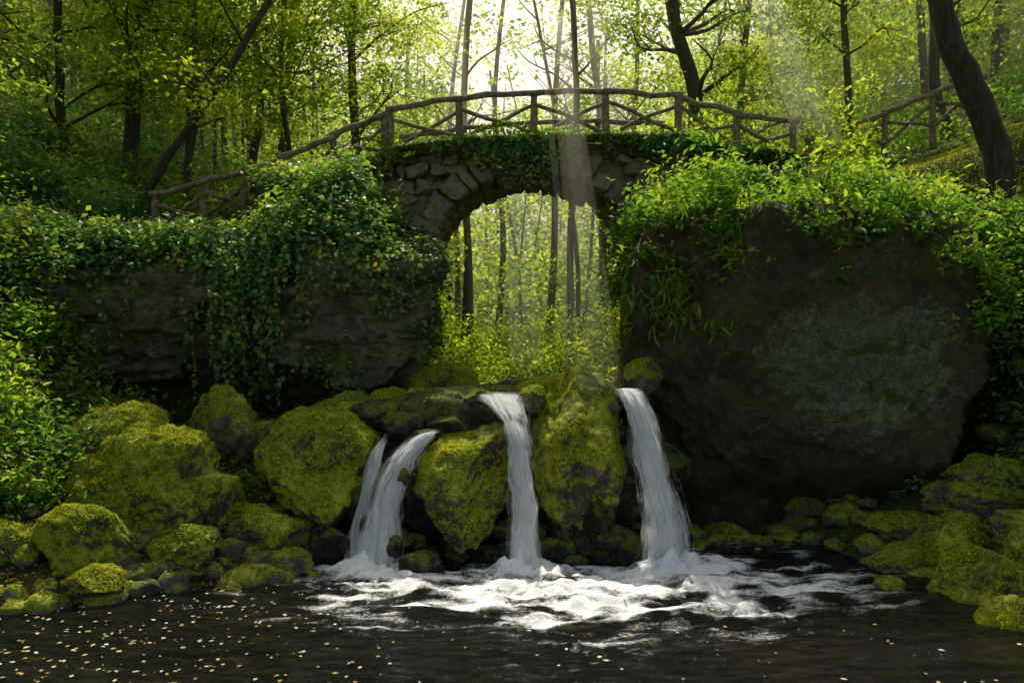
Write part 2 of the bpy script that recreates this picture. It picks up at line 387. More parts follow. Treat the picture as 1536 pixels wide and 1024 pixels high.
boulder((-1.75,-.85,1.35),(.4,.4,.4),59,mat=M_wet)
boulder((-.85,-.65,1.95),(.3,.3,.22),60,mat=M_wet)
boulder((-.52,-.72,2.06),(.22,.25,.14),460,mat=M_moss2)
boulder((.3,-.78,2.02),(.2,.3,.2),461,mat=M_moss2)
boulder((1.36,-.9,2.0),(.12,.3,.25),462,mat=M_moss2)
boulder((-1.2,-.5,2.0),(.35,.3,.22),160,mat=M_moss2)
boulder((-1.2,.9,2.2),(.6,.5,.4),162)
boulder((1.35,-1.6,.1),(.35,.3,.3),61,mat=M_wet)
boulder((5.45,-2.2,.3),(.5,.4,.36),70,amp=.18)
boulder((4.75,-2.2,.08),(.42,.3,.22),71,mat=M_moss2,amp=.17)
boulder((5.15,-3.35,.12),(.55,.42,.42),72,amp=.18)
boulder((4.85,-4.35,-.02),(.35,.35,.25),73,mat=M_moss2,amp=.17)
boulder((6.1,-1.5,.75),(.65,.45,.25),74,mat=M_moss2,amp=.17)
boulder((6.3,-1.4,1.1),(.5,.4,.2),75,mat=M_moss2,amp=.17)
boulder((5.95,-3.1,.35),(.45,.35,.35),76,amp=.17)
boulder((6.2,-2.3,.5),(.5,.4,.3),77,mat=M_moss2,amp=.17)
boulder((5.3,-1.2,.3),(.5,.35,.25),78,mat=M_moss2,amp=.17)
boulder((2.0,.1,2.35),(.3,.4,.3),79,mat=M_moss2)
parts=[]; g=np.random.default_rng(5)
for i in range(205):
    if i<125:
        x=g.uniform(-6.6,-2.2); y=-2.35+(x+2.6)*.6+g.uniform(-.25,1.6)
    elif i<160:
        x=g.uniform(4.2,7.4); y=g.uniform(-3.6,.4)
    else:
        x=g.uniform(2.0,5.0); y=g.uniform(-1.1,.2)
    s=g.uniform(.06,.2)*(1.5 if g.random()<.25 else 1); z=float(terr(x,y))+.1
    if z<-.25: z=-.05
    parts.append(rock((x,y,z),(s*g.uniform(.9,1.5),s,s*g.uniform(.6,.9)),200+i,sub=3,rz=g.uniform(0,3),amp=.17))
sV,sF=merge(parts); mesh_np('shore_stones',sV,sF,M_moss2); mossy.append((sV,sF))
parts=[]
for i in range(90):
    x=g.uniform(-2.2,2.3); y=g.uniform(-1.75,-1.2); z=g.uniform(-.05,.35)
    s=g.uniform(.08,.22); parts.append(rock((x,y,z),(s*1.3,s,s*.8),400+i,sub=3,rz=g.uniform(0,3)))
for i in range(90):
    x=g.uniform(-1.9,1.4); y=g.uniform(-1.1,-.6); z=g.uniform(.4,2.0)
    s=g.uniform(.12,.3)
    if z>1.4 and -.85<x<.45: continue
    parts.append(rock((x,y,z),(s*1.3,s,s*.8),500+i,sub=3,rz=g.uniform(0,3)))
for i in range(40):
    x=g.uniform(-1.9,1.9); y=g.uniform(.4,4); z=2.1
    s=g.uniform(.1,.25); parts.append(rock((x,y,z),(s*1.3,s,s*.8),700+i,sub=3,rz=g.uniform(0,3)))
V_,F_=merge(parts); mesh_np('cascade_rubble',V_,F_,M_wet)

Pm=[];Nm=[]
for V,F in mossy:
    ext=V.max(0)-V.min(0); n=int(min(16000,max(600,4200*ext[0]*ext[2])))
    if len(V)>90000: n=20000
    p,nn=sample_surface(V,F,n,lambda c,m:np.clip(m[:,2]+.25,0,1)**1.5*sm(-.2,.1,fbm(c*2.5,3,4))*(c[:,2]>.02))
    Pm.append(p+nn*.01); Nm.append(nn)
Pm=np.vstack(Pm);Nm=np.vstack(Nm)
leaves('moss_tufts',Pm,Nm+rng.normal(size=Nm.shape)*.4,rng.uniform(.014,.038,len(Pm)),L_moss,aspect=.5,T=rng.normal(size=Nm.shape)+Nm*.4)

# ---------------------------------------------------------------- bridge
bridge=empty('stone_arch_bridge')
CX,CZ,RR=.48,4.08,2.15; YF,YB=3.12,4.85
xs=np.unique(np.r_[np.linspace(-3.4,CX-RR,10),CX-RR*np.cos(np.linspace(0,np.pi,60)),np.linspace(CX+RR,5.6,12)])
Vb=[];Fb=[]
for x in xs:
    d=(RR+.03)**2-(x-CX)**2; zb=CZ+math.sqrt(d) if d>.08 else 1.0
    zt=float(deck(x))-.03
    if x<-2.3: zt=float(np.interp(x,[-3.4,-2.3],[5.85,6.45]))
    zm=[zb+(zt-zb)*t for t in np.linspace(0,1,8)]
    for z in zm: Vb.append((x,YF,z))
    for z in zm[::-1]: Vb.append((x,YB,z))
for i in range(len(xs)-1):
    for j in range(16):
        k=(j+1)%16; Fb.append((i*16+j,i*16+k,(i+1)*16+k,(i+1)*16+j))
Vb=np.array(Vb); Vb=Vb+np.c_[fbm(Vb*2,3,8)*.04,fbm(Vb*2,3,9)*.05,fbm(Vb*2,3,10)*.05]
mesh_np('bridge_core',Vb,np.array(Fb),M_stone,parent=bridge)
bm=bmesh.new(); bmesh.ops.create_cube(bm,size=2); bmesh.ops.subdivide_edges(bm,edges=bm.edges[:],cuts=6,use_grid_fill=True)
BV=np.array([v.co[:] for v in bm.verts]); BF=np.array([[v.index for v in f.verts] for f in bm.faces]); bm.free()
rr=(np.abs(BV)**9).sum(1)**(-1/9); BVr=BV*np.minimum(1,rr)[:,None]
def block(corners,seed):
    c=np.asarray(corners,float); t=(BVr+1)/2; V=0
    for a in (0,1):
        for b in (0,1):
            for d in (0,1):
                w=(t[:,0] if a else 1-t[:,0])*(t[:,1] if b else 1-t[:,1])*(t[:,2] if d else 1-t[:,2])
                V=V+w[:,None]*c[a,b,d]
    V=V+np.c_[fbm(V*5+seed,3,1),fbm(V*5+seed,3,2),fbm(V*5+seed,3,3)]*.08+np.c_[fbm(V*17+seed,2,4),fbm(V*17+seed,2,5),fbm(V*17+seed,2,6)]*.02
    return V,BF.copy()
g=np.random.default_rng(11); parts=[]
for face in range(3):
    a=-.5
    y0=[2.9,3.55,4.3][face]; y1=[3.53,4.28,4.95][face]
    while a<math.pi+.5:
        da=g.uniform(.08,.17); up_=math.sin(max(0,min(math.pi,a))); th=g.uniform(.36,.68)-.18*up_**4; gap=.004; r0=RR-.02+g.uniform(-.07,.03); r1=RR+th
        yy0=y0+g.uniform(-.1,.05)
        C=np.zeros((2,2,2,3))
        for i,an in enumerate((a+gap,a+da-gap)):
            for j,yv in enumerate((yy0,y1)):
                for k2,r in enumerate((r0,r1)):
                    C[i,j,k2]=(CX-math.cos(an)*r+(g.uniform(-.03,.03)),yv,CZ+math.sin(an)*r+g.uniform(-.03,.03))
        parts.append(block(C,g.uniform(0,99))); a+=da
V_,F_=merge(parts); mesh_np('arch_ring',V_,F_,M_stone,parent=bridge)
parts=[]; z=2.6
while z<6.75:
    h=g.uniform(.13,.3); x=-3.4
    while x<5.5:
        w=g.uniform(.18,.6); xc=x+w/2; zc=z+h/2
        if math.hypot(xc-CX,zc-CZ)>RR+.5 and zc<deck(xc)-.02 and not (xc<-2.3 and zc>5.8+.3*(xc+3)) and abs(xc-CX)>RR*.9*(zc<CZ):
            C=np.zeros((2,2,2,3)); yf=2.98+g.uniform(-.12,.05)
            for i,xv in enumerate((x+.008,x+w-.008)):
                for j,yv in enumerate((yf,3.3)):
                    for k2,zv in enumerate((z+.006,z+h-.006)): C[i,j,k2]=(xv+g.uniform(-.05,.05),yv,zv+g.uniform(-.06,.06))
            parts.append(block(C,g.uniform(0,99)))
        x+=w
    z+=h
V_,F_=merge(parts); mesh_np('spandrel_stones',V_,F_,M_stone,parent=bridge)

# ---------------------------------------------------------------- railings
def log(a,b,r,seed,sag=.02,n=9,seg=8,taper=.9):
    a=np.array(a,float);b=np.array(b,float); t=np.linspace(0,1,n)[:,None]; P=a+(b-a)*t
    P=P+np.c_[fbm(np.c_[t*3+seed,t*0,t*0],2,1),fbm(np.c_[t*3+seed,t*0,t*0+5],2,2),fbm(np.c_[t*3+seed,t*0+9,t*0],2,3)]*sag*2*np.sin(np.pi*t)
    return tube(P,np.linspace(r,r*taper,n),seg,.25,seed)
def railing(name,posts,seed,r=1.2):
    e=empty(name); pp=[];rr_=[];bb=[]
    for i,(x,y,zb,zt) in enumerate(posts):
        pp.append(log((x,y,zb-.35),(x+random.uniform(-.03,.03),y,zt+.02),.066*r,seed+i,sag=.01,taper=.85))
    for i in range(len(posts)-1):
        x0,y0,b0,t0=posts[i]; x1,y1,b1,t1=posts[i+1]
        rr_.append(log((x0-.08,y0-.05,t0+.02),(x1+.08,y1-.05,t1+.03),.05*r,seed+20+i,sag=.035))
        bb.append(log((x0,y0-.03,t0-.16),(x1,y1-.06,b1+.12),.034*r,seed+40+i,sag=.03))
        bb.append(log((x0,y0+.04,b0+.12),(x1,y1+.05,t1-.16),.034*r,seed+60+i,sag=.03))
    tubes_obj('posts',pp,M_rail,e); tubes_obj('handrail',rr_,M_rail,e); tubes_obj('cross_braces',bb,M_rail,e)
main=[(-2.29,3.1,6.5,7.34),(-.98,3.1,6.72,7.54),(.41,3.1,6.78,7.64),(1.79,3.1,6.78,7.68),(3.13,3.1,6.82,7.62),(4.25,3.12,6.55,7.26),(5.36,3.2,6.4,7.14)]
left=[(-6.65,2.9,4.95,5.68),(-5.75,2.95,5.2,5.96),(-5.0,3,5.4,6.15),(-4.3,3.05,5.65,6.42),(-3.35,3.1,6.0,6.85),(-2.29,3.1,6.5,7.34)]
railing('wooden_railing',main,1)
railing('wooden_railing',left[:-1]+[(-2.4,3.1,6.45,7.28)],5)
railing('wooden_railing',[(x,4.85,b,t) for x,_,b,t in main],9,1.05)
railing('wooden_railing',[(x-.2,4.6,b+.05,t+.05) for x,_,b,t in left[:-1]],13,1.05)
railing('wooden_railing',[(6.3,5.0,6.6,7.3),(7.1,5.1,6.9,7.6),(8.0,5.2,7.2,7.95),(9.1,5.3,7.6,8.4),(10.2,5.4,8.0,8.8)],17)

# ---------------------------------------------------------------- ivy & shrubs
def ivy(name,P,Nn,n_size,mat,push,parent=None,aspect=.8,droop=.5,up=.5):
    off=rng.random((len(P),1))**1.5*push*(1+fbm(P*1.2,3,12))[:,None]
    P=P+Nn*off+rng.normal(size=P.shape)*.03
    nn=Nn+rng.normal(size=P.shape)*.45+np.array([0,0,up])
    T=np.tile([0,0,-1.],(len(P),1))*droop+rng.normal(size=P.shape)*.6
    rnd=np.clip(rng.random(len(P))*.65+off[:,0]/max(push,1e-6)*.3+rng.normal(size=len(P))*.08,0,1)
    leaves(name,P,nn,rng.uniform(n_size[0],n_size[1],len(P)),mat,aspect=aspect,T=T,parent=parent,rnd=rnd)
def ivyw(c,m):
    d=fbm(c*np.array([.8,.8,.55]),4,61)
    top=sm(3.6,4.7,c[:,2])*1.2
    rockwin=((c[:,0]+2.45)/1.2)**2+((c[:,2]-3.2)/1.1)**2
    rockwin2=((c[:,0]+5.9)/1.3)**2+((c[:,2]-3.2)/.9)**2
    hang=np.exp(-((c[:,0]+4.1)/.6)**2)*.9
    w=sm(-.05,.2,d+top+hang-.35)
    w=w*np.where(rockwin<1,.03,1)*np.where(rockwin2<1,.06,1)
    return w*(c[:,2]>1.6)*(c[:,1]<2.9)
p,nn=sample_surface(CVf,CF,42000,ivyw); nn=np.where(nn[:,1:2]>.3,-nn,nn)
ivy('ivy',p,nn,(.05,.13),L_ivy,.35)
p,nn=sample_surface(CVf,CF,460,lambda c,m:ivyw(c,m)*(c[:,2]>2.9)*sm(-.1,.2,fbm(c*.9,3,41))); nn=np.where(nn[:,1:2]>.3,-nn,nn)
P,Q,r=clusters(p+nn*rng.uniform(0,.45,(len(p),1)),rng.uniform(.15,.5,len(p)),60,.7)
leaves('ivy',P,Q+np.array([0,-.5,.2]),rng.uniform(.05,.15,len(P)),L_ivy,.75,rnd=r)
p,nn=sample_surface(*CB1,3600,lambda c,m:(m[:,1]<.3)*sm(.1,.3,fbm(c*1.7,3,8)+sm(3.5,4.4,c[:,2])*.7))
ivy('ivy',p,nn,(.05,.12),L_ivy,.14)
Ps=[]
for i in range(95):
    x=rng.uniform(-7.5,-1.9) if i<40 else (rng.normal()*.5-4.1 if i<75 else rng.uniform(-2.6,-1.7))
    y=np.interp(x,cp[:,0],cp[:,1])-.4; z=rng.uniform(3.7,4.7); L=rng.uniform(.3,1.5)
    if i>=40: L*=1.5
    if i>=75: y-=.25; z+=.3; L*=.6
    t=np.linspace(0,1,int(L*22)+3); Ps.append(np.c_[x+np.cumsum(rng.normal(size=len(t)))*.025,y-.05+rng.normal(size=len(t))*.04,z-t*L])
Ps=np.vstack(Ps); leaves('ivy_vines',Ps,rng.normal(size=Ps.shape)*.5+np.array([0,-.8,.4]),rng.uniform(.05,.12,len(Ps)),L_ivy,.8)
n=16000; x=rng.uniform(-3.3,5.4,n)
prof=np.clip(.42+.8*fbm(np.c_[x*1.5,x*0,x*0],4,71),.1,1.2)
side=np.where((x>-2.0)&(x<-.7),.6,np.where((x>1.9)&(x<3.4),.6,np.where((x>-.7)&(x<1.9),1.15,1.8)))
fall_=rng.random(n)**1.4*prof*side
P=np.c_[x,2.82-rng.random(n)*.2,deck(x)+.03-fall_]; P[x<-2.3,2]-= (-2.3-x[x<-2.3])*.55
leaves('bridge_ivy',P,rng.normal(size=P.shape)*.5+np.array([0,-.9,.6]),rng.uniform(.04,.12,n),L_ivy,.75,parent=bridge)
n=8000; x=rng.uniform(-3.0,5.5,n); P=np.c_[x,rng.uniform(2.85,3.3,n),deck(x)+rng.random(n)**2*.25*(1+fbm(np.c_[x*2,x*0,x*0],2,5))]
P[x<-2.3,2]-= (-2.3-x[x<-2.3])*.55
leaves('bridge_plants',P,rng.normal(size=P.shape)*.8+np.array([0,0,.8]),rng.uniform(.04,.1,n),L_shrub,.6,parent=bridge)
def top_w(c,m):
    lim=np.interp(c[:,0],[1.5,2.5,5,5.9,6.6,9],[3.7,3.6,3.5,3.0,2.4,2.0])+fbm(c*1.6,3,7)*.75
    return sm(lim-.05,lim+.3,c[:,2])*np.clip(m[:,2]+.9,0,1)*sm(-.35,.05,fbm(c*1.1,3,17))*(c[:,0]>2.1)
def shr(name,V,F,nclump,per,wf,mat,size,R=(.2,.45),lift=.15,aspect=.5,var=1.6):
    p,nn=sample_surface(V,F,nclump,wf)
    lf=lift*(1+var*np.clip(fbm(p*1.3,3,44)+rng.normal(size=len(p))*.3,-.8,2))[:,None]
    P,Q,r=clusters(p+np.array([0,0,1.])*lf+nn*lf,rng.uniform(R[0],R[1],len(p)),per,.75,.7)
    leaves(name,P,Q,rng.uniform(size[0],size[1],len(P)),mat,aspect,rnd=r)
shr('shrub',RV,RF,560,50,top_w,L_shrub,(.06,.16),R=(.15,.5),lift=.15)
shr('shrub',R2[0],R2[1],480,55,lambda c,m:sm(1.2,2.6,c[:,2])*(c[:,2]<4.9),L_shrub,(.06,.15),R=(.15,.45),lift=.15)
tw=lambda c,m:(c[:,0]>2.3)*(c[:,0]<8)*(c[:,1]>.8)*(c[:,1]<3.0)*(c[:,2]>3)*sm(6.3,5.1,c[:,2])
shr('shrub',TV,TF,460,60,tw,L_shrub,(.06,.16),R=(.2,.45),lift=.15)
p,nn=sample_surface(RV,RF,2600,lambda c,m:(c[:,0]<3.3)*(c[:,2]>2.7)*(c[:,1]<2)*sm(-.15,.15,fbm(c*2,3,5))*sm(2.7,4.0,c[:,2]))
leaves('hanging_grass',p+nn*.08,nn+rng.normal(size=p.shape)*.5,rng.uniform(.12,.3,len(p)),L_shrub,.14,T=rng.normal(size=p.shape)*.5+nn*.5+np.array([0,0,-1.]))
tw=lambda c,m:(c[:,0]<-5.4)*(c[:,0]>-9.5)*(c[:,1]>-4.2)*(c[:,1]<1.0)*(c[:,2]>.7)
shr('bank_undergrowth',TV,TF,560,60,tw,L_shrub,(.06,.15),R=(.2,.5),lift=.15)
shr('bank_undergrowth',CVf,CF,300,60,lambda c,m:(c[:,0]<-7.0)*(c[:,2]>1.2),L_ivy,(.06,.16),R=(.25,.5),lift=.12)
tw=lambda c,m:(c[:,0]<-7.4)*(c[:,0]>-15)*(c[:,1]>1.0)*(c[:,1]<7)
shr('bank_undergrowth',TV,TF,620,55,tw,L_ivy,(.07,.18),R=(.25,.6),lift=.2)
tw=lambda c,m:(c[:,0]<-2.6)*(c[:,0]>-7)*(c[:,1]>-3.4)*(c[:,1]<.8)*(c[:,2]>.35)*(fbm(c*1.4,3,91)>.02)
shr('shore_plants',TV,TF,330,35,tw,L_shrub,(.04,.1),R=(.12,.25),lift=.05)
tw=lambda c,m:(c[:,0]>5.6)*(c[:,0]<9)*(c[:,1]>-3.4)*(c[:,1]<1.5)*(c[:,2]>.5)
shr('shore_plants',TV,TF,260,45,tw,L_ivy,(.05,.13),R=(.15,.35),lift=.1)
tw=lambda c,m:(np.abs(c[:,0]-.4)<7)*(c[:,1]>3.5)*(c[:,1]<18)*((np.abs(c[:,0]-.4)>1.1)|(c[:,1]>7))
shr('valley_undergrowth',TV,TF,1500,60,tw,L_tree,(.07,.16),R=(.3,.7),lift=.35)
tw=lambda c,m:(c[:,1]>5.2)*(c[:,1]<26)*(np.abs(c[:,0])<24)*((np.abs(c[:,0]-.4)>3.5))*np.where((c[:,1]<6.8)&(c[:,0]>5),0,1)*sm(-.45,-.1,fbm(c*.5,3,33))
shr('forest_undergrowth',TV,TF,2000,55,tw,L_shrub,(.08,.2),R=(.35,.8),lift=.2)
tw=lambda c,m:(c[:,1]>2.2)*(c[:,1]<7)*(c[:,0]>5)*(c[:,0]<12)
p,nn=sample_surface(TV,TF,26000,tw)
leaves('moss_bank',p+nn*.03,nn+rng.normal(size=p.shape)*.6,rng.uniform(.03,.08,len(p)),L_moss,.4,T=rng.normal(size=p.shape)*.5+np.array([0,0,1.]))
tw=lambda c,m:(c[:,0]<-2.2)*(c[:,0]>-8)*(c[:,1]>-4.6)*(c[:,1]<.8)*(c[:,2]>0)
p,nn=sample_surface(TV,TF,7000,tw)
leaves('leaf_litter',p+nn*.02,nn+rng.normal(size=p.shape)*.3,rng.uniform(.03,.08,len(p)),L_litter,.6)
V_,F_=merge([m for m in mossy]); p,nn=sample_surface(V_,F_,1500,lambda c,m:np.clip(m[:,2],0,1)**2*np.where(c[:,0]<-1.5,1,.25))
leaves('leaf_litter',p+nn*.02,nn+rng.normal(size=p.shape)*.3,rng.uniform(.025,.06,len(p)),L_litter,.6)

# ---------------------------------------------------------------- trees
def tree(name,pts,r0,r1,crown_z0,ncl,per,R,leaf,seed,mat=None,spread=2.8,nl=9,bark=None,kmin=9):
    mat=mat or L_tree; bark=bark or M_bark
    e=empty(name); g=np.random.default_rng(seed)
    P=smoothpath(pts,26); h=np.linspace(0,1,26)
    P=P+np.c_[fbm(np.c_[h*4+seed,h*0,h*0],3,seed),fbm(np.c_[h*4,h*0+seed,h*0],3,seed+1),h*0]*.22*sm(0,.3,h)[:,None]
    rad=r0+(r1-r0)*h+ r0*.5*np.exp(-h*18)
    parts=[tube(P,rad,10,.18,seed)]; C=[]
    for i in range(nl):
        k=g.integers(kmin,25); b=P[k]; an=g.uniform(0,2*np.pi); L=g.uniform(1.2,spread)
        d=np.array([math.cos(an),math.sin(an)*.8,g.uniform(.25,.8)])
        q=[b,b+d*L*.35+g.normal(size=3)*.08,b+d*L*.7+g.normal(size=3)*.15,b+d*L+g.normal(size=3)*.2]
        q=smoothpath(q,10); parts.append(tube(q,np.linspace(rad[k]*.42,.012,10),6,.1,seed+i))
        for t in range(4): C.append(q[g.integers(4,10)]+g.normal(size=3)*.35)
        for t in range(2):
            s=q[g.integers(3,8)]; dd=g.normal(size=3)*.5+d*.5; qq=np.array([s+dd*u*L*.5 for u in np.linspace(0,1,5)])
            parts.append(tube(qq,np.linspace(.02,.006,5),5)); C.append(qq[-1])
    tubes_obj('trunk_and_limbs',parts,bark,e)
    ztop=P[-1,2]; m=max(ncl-len(C),0)
    if m:
        z=g.uniform(crown_z0,ztop+1.2,m); an=g.uniform(0,2*np.pi,m); rr2=spread*np.sqrt(g.random(m))*(1-.4*np.abs((z-crown_z0)/(ztop+1.2-crown_z0)-.5))
        cx=np.interp(z,P[:,2],P[:,0]); cy=np.interp(z,P[:,2],P[:,1])
        C+=list(np.c_[cx+rr2*np.cos(an),cy+rr2*np.sin(an),z])
    C=np.array(C); a_,b_=gapmask(C); C=C[~(b_|(a_&(rng.random(len(C))<.6)))]
    C=C[~((C[:,0]>3.8)&(C[:,1]<8)&(C[:,2]<9.3+.25*(C[:,0]-5)))]
    Pp,Q,r=clusters(C,g.uniform(R*.6,R*1.3,len(C)),per,.35,.6)
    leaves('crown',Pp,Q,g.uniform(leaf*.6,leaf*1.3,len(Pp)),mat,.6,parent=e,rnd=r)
T_=[
 ([(-9.7,8,6.2),(-9.5,8,9),(-9.1,8,12),(-8.9,8,14)],.2,.13),
 ([(-8.3,5.2,5.0),(-7.8,5.2,6.6),(-6.6,5.2,8.4),(-5.4,5.2,10.3),(-5.0,5.2,12)],.10,.06),
 ([(-10.6,7,6.2),(-10.7,7,9),(-10.6,7,13)],.12,.08),
 ([(-7.9,7.5,6.),(-7.8,7.5,9),(-7.7,7.5,13)],.10,.07),
 ([(-7.6,11,7),(-7.3,11,10),(-7.3,11,15)],.13,.09),
 ([(-6.9,12,7),(-6.8,12,10),(-6.3,12,15)],.15,.1),
 ([(-4.0,10,7),(-4.3,10,10),(-4.1,10,14)],.15,.09),
 ([(-1.3,14,5),(-1.5,14,10),(-1.3,14,16)],.13,.09),
 ([(1.7,12,4),(1.9,12,10),(1.7,12,15)],.11,.08),
 ([(5.0,8.5,6.6),(4.75,8.5,9),(4.3,8.5,11),(3.9,8.5,13)],.22,.15),
 ([(6.9,11,7),(6.7,11,10),(7.2,11,15)],.12,.08),
 ([(-12.4,6,7),(-12.2,6,10),(-12.3,6,15)],.18,.1),
 ([(11.5,9,8),(11.0,9,12),(11.4,9,16)],.16,.1),
 ([(9.3,10,8),(9.2,10,12),(8.7,10,15)],.11,.08),
 ([(-5.7,8.6,7),(-5.9,8.6,10),(-5.8,8.6,13)],.08,.05),
 ([(-8.9,10,8),(-8.8,10,10),(-8.9,10,13)],.08,.05),
 ([(3.1,15,5),(3.0,15,10),(2.6,15,16)],.15,.09),
]
for i,(pts,r0,r1) in enumerate(T_):
    pts=[list(p) for p in pts]; pts[0][2]=float(terr(pts[0][0],pts[0][1]))-.3
    tree('deciduous_tree',pts,r0,r1,pts[0][2]+2.8,110,66,.75,.13,100+i,nl=9)
tree('old_leaning_tree',[(8.75,2.1,4.2),(8.55,2.1,5.8),(8.2,2.1,7.2),(7.7,2.1,8.5),(7.35,2.1,10),(7.1,2.1,12.5)],.27,.17,9.0,70,85,.6,.11,300,nl=8,bark=M_bark2,spread=2.4,kmin=18)
tree('deciduous_tree',[(-8.2,-.6,3.0),(-7.9,-.6,5),(-8.0,-.7,8),(-8.2,-.8,11)],.12,.07,4.5,60,80,.5,.09,301,spread=2.0,mat=L_shrub)
df=empty('distant_trees'); parts=[]; g=np.random.default_rng(3); C=[]
for i in range(150):
    y=g.uniform(14,46); x=g.uniform(-.85,.85)*(y+12)*.8; b=float(terr(x,y)); H=g.uniform(10,16); r=g.uniform(.05,.17)
    l=g.uniform(-1,1)*1.6
    P=smoothpath([(x,y,b-.3),(x+l*.2+g.normal()*.15,y,b+H*.3),(x+l*.6+g.normal()*.3,y,b+H*.65),(x+l,y,b+H)],14)
    parts.append(tube(P,np.linspace(r,r*.5,14),7))
    for q in range(3):
        k=g.integers(5,13); an=g.uniform(0,6.28); L=g.uniform(1,2.5); d=np.array([math.cos(an),math.sin(an),g.uniform(.3,.9)])
        parts.append(tube(np.array([P[k]+d*L*u+np.array([0,0,.2*u*u]) for u in np.linspace(0,1,5)]),np.linspace(r*.35,.01,5),5))
    for j in range(16):
        t=g.uniform(.15,1.05); C.append((x+l*t+g.normal()*1.7,y+g.normal()*1.7,b+H*t))
tubes_obj('distant_trunks',parts,M_bark,df)
C=np.array(C)
m=6600; y=g.uniform(14,54,m); x=g.uniform(-.8,.8,m)*(y+12); z=terr(x,y)+g.uniform(0,1,m)**.8*g.uniform(4,18,m)
C=np.vstack([C,np.c_[x,y,z]]); a_,b_=gapmask(C); C=C[~((b_&(rng.random(len(C))<.7))|(a_&(rng.random(len(C))<.45)))]
# a thin spot in the far crowns, added so bright sky glows through
glow_gap=np.exp(-(((C[:,0]-2.2)/2.6)**2+((C[:,2]-15.5)/2.4)**2)); C=C[rng.random(len(C))>glow_gap*.5]
dist=(C[:,1]+12)
P,Q,r=clusters(C,dist*.035,50,.4,.6)
sz=np.repeat(dist*.0068,50)*g.uniform(.6,1.3,len(P))
leaves('distant_foliage',P,Q,sz,L_far,.65,parent=df,rnd=r)
print('clusters',len(C))

# ---------------------------------------------------------------- water
wx=np.arange(-13,13.01,.045); wy=np.arange(-13,.2,.045); X,Y=np.meshgrid(wx,wy); x=X.ravel(); y=Y.ravel()
F3=[(-1.65,-2.6,.7),(.25,-3.05,1.25),(2.1,-2.65,1.2)]
foam=np.zeros_like(x); hgt=np.zeros_like(x)
for i,(fx,fy,fr) in enumerate(F3):
    dx=(x-fx)/1.5; dy=(y-fy); d=np.hypot(dx,dy); an=np.arctan2(dy,dx)
    w=fbm(np.c_[np.cos(an)*3.4+d*1.8,np.sin(an)*3.4-d*1.1,d*.9+i*5],5,50+i)
    w2=fbm(np.c_[x*2.6,y*9,x*0+i],5,60+i)
    f=np.clip(1.1-d/fr*.85+w*1.2+w2*1.4,0,1)*np.exp(-np.clip(d-fr,0,9)/(fr*.9)); foam=np.maximum(foam,f)
    hgt+=.022*np.sin(d*15-w*7)*np.exp(-d/1.5)
for (fx,fy) in [(-1.75,-2.25),(.19,-2.33),(1.97,-2.02)]:
    d=np.hypot((x-fx)/1.5,y-fy); e_=np.exp(-(d/.26)**2); hgt+=.16*e_*(1+.9*vnoise(np.c_[x*11,y*11,x*0],7)); foam=np.maximum(foam,np.clip(e_*1.8,0,1.3))
hgt+=fbm(np.c_[x*1.3,y*3.0,x*0],4,88)*.06*(1+1.2*np.exp(-np.hypot(x/3,(y+3)/2)))+foam*.035*vnoise(np.c_[x*9,y*9,x*0],4)
nx,ny=len(wx),len(wy); ii=np.arange(nx*ny).reshape(ny,nx); F=np.stack([ii[:-1,:-1],ii[:-1,1:],ii[1:,1:],ii[1:,:-1]],-1).reshape(-1,4)
m,nt,out=newmat('pool_water_mat')
tc=N(nt,'ShaderNodeTexCoord').outputs['Object']
mp=N(nt,'ShaderNodeMapping'); nt.links.new(tc,mp.inputs[0]); mp.inputs['Scale'].default_value=(1,2.4,1)
n1=noise(nt,4,6,.64,mp.outputs[0],.8); n2=noise(nt,.5,3,.5,tc); n3=noise(nt,18,6,.78,mp.outputs[0],1.2)
base=ramp(nt,n2,[(.35,(.002,.003,.002)),(.6,(.006,.006,.0035)),(.75,(.018,.014,.006))])
p=N(nt,'ShaderNodeBsdfPrincipled'); nt.links.new(base,p.inputs['Base Color']); p.inputs['Roughness'].default_value=.03; p.inputs['IOR'].default_value=1.33
b=N(nt,'ShaderNodeBump'); b.inputs['Strength'].default_value=1; b.inputs['Distance'].default_value=.11
nt.links.new(n1,b.inputs['Height']); nt.links.new(b.outputs[0],p.inputs['Normal'])
fo=N(nt,'ShaderNodeBsdfDiffuse'); fo.inputs[0].default_value=(.9,.92,.93,1)
at=N(nt,'ShaderNodeAttribute',attribute_name='foam').outputs['Fac']
fm=math_(nt,'ADD',at,math_(nt,'MULTIPLY',math_(nt,'SUBTRACT',n3,.5),2.3)); fm=maprange(nt,fm,.15,1.05)
fm=math_(nt,'MULTIPLY',fm,maprange(nt,at,.02,.2))
mx=N(nt,'ShaderNodeMixShader'); nt.links.new(fm,mx.inputs[0]); nt.links.new(p.outputs[0],mx.inputs[1]); nt.links.new(fo.outputs[0],mx.inputs[2]); nt.links.new(mx.outputs[0],out.inputs[0])
mesh_np('pool_water',np.c_[x,y,hgt],F,m,attr={'foam':('POINT',foam)})
wx=np.arange(-.8,1.86,.05); wy=np.arange(-.75,9,.08); X,Y=np.meshgrid(wx,wy); x=X.ravel(); y=Y.ravel()
z=2.13+fbm(np.c_[x*3,y*1.5,x*0],3,9)*.03-.2*sm(-.4,-.75,y)-.15*sm(-.5,-.8,x)
nx,ny=len(wx),len(wy); ii=np.arange(nx*ny).reshape(ny,nx); F=np.stack([ii[:-1,:-1],ii[:-1,1:],ii[1:,1:],ii[1:,:-1]],-1).reshape(-1,4)
fo_=np.clip(.3+fbm(np.c_[x*4,y*1.2,x*0],3,12)*.6-(y+1.1)*.35,0,1)
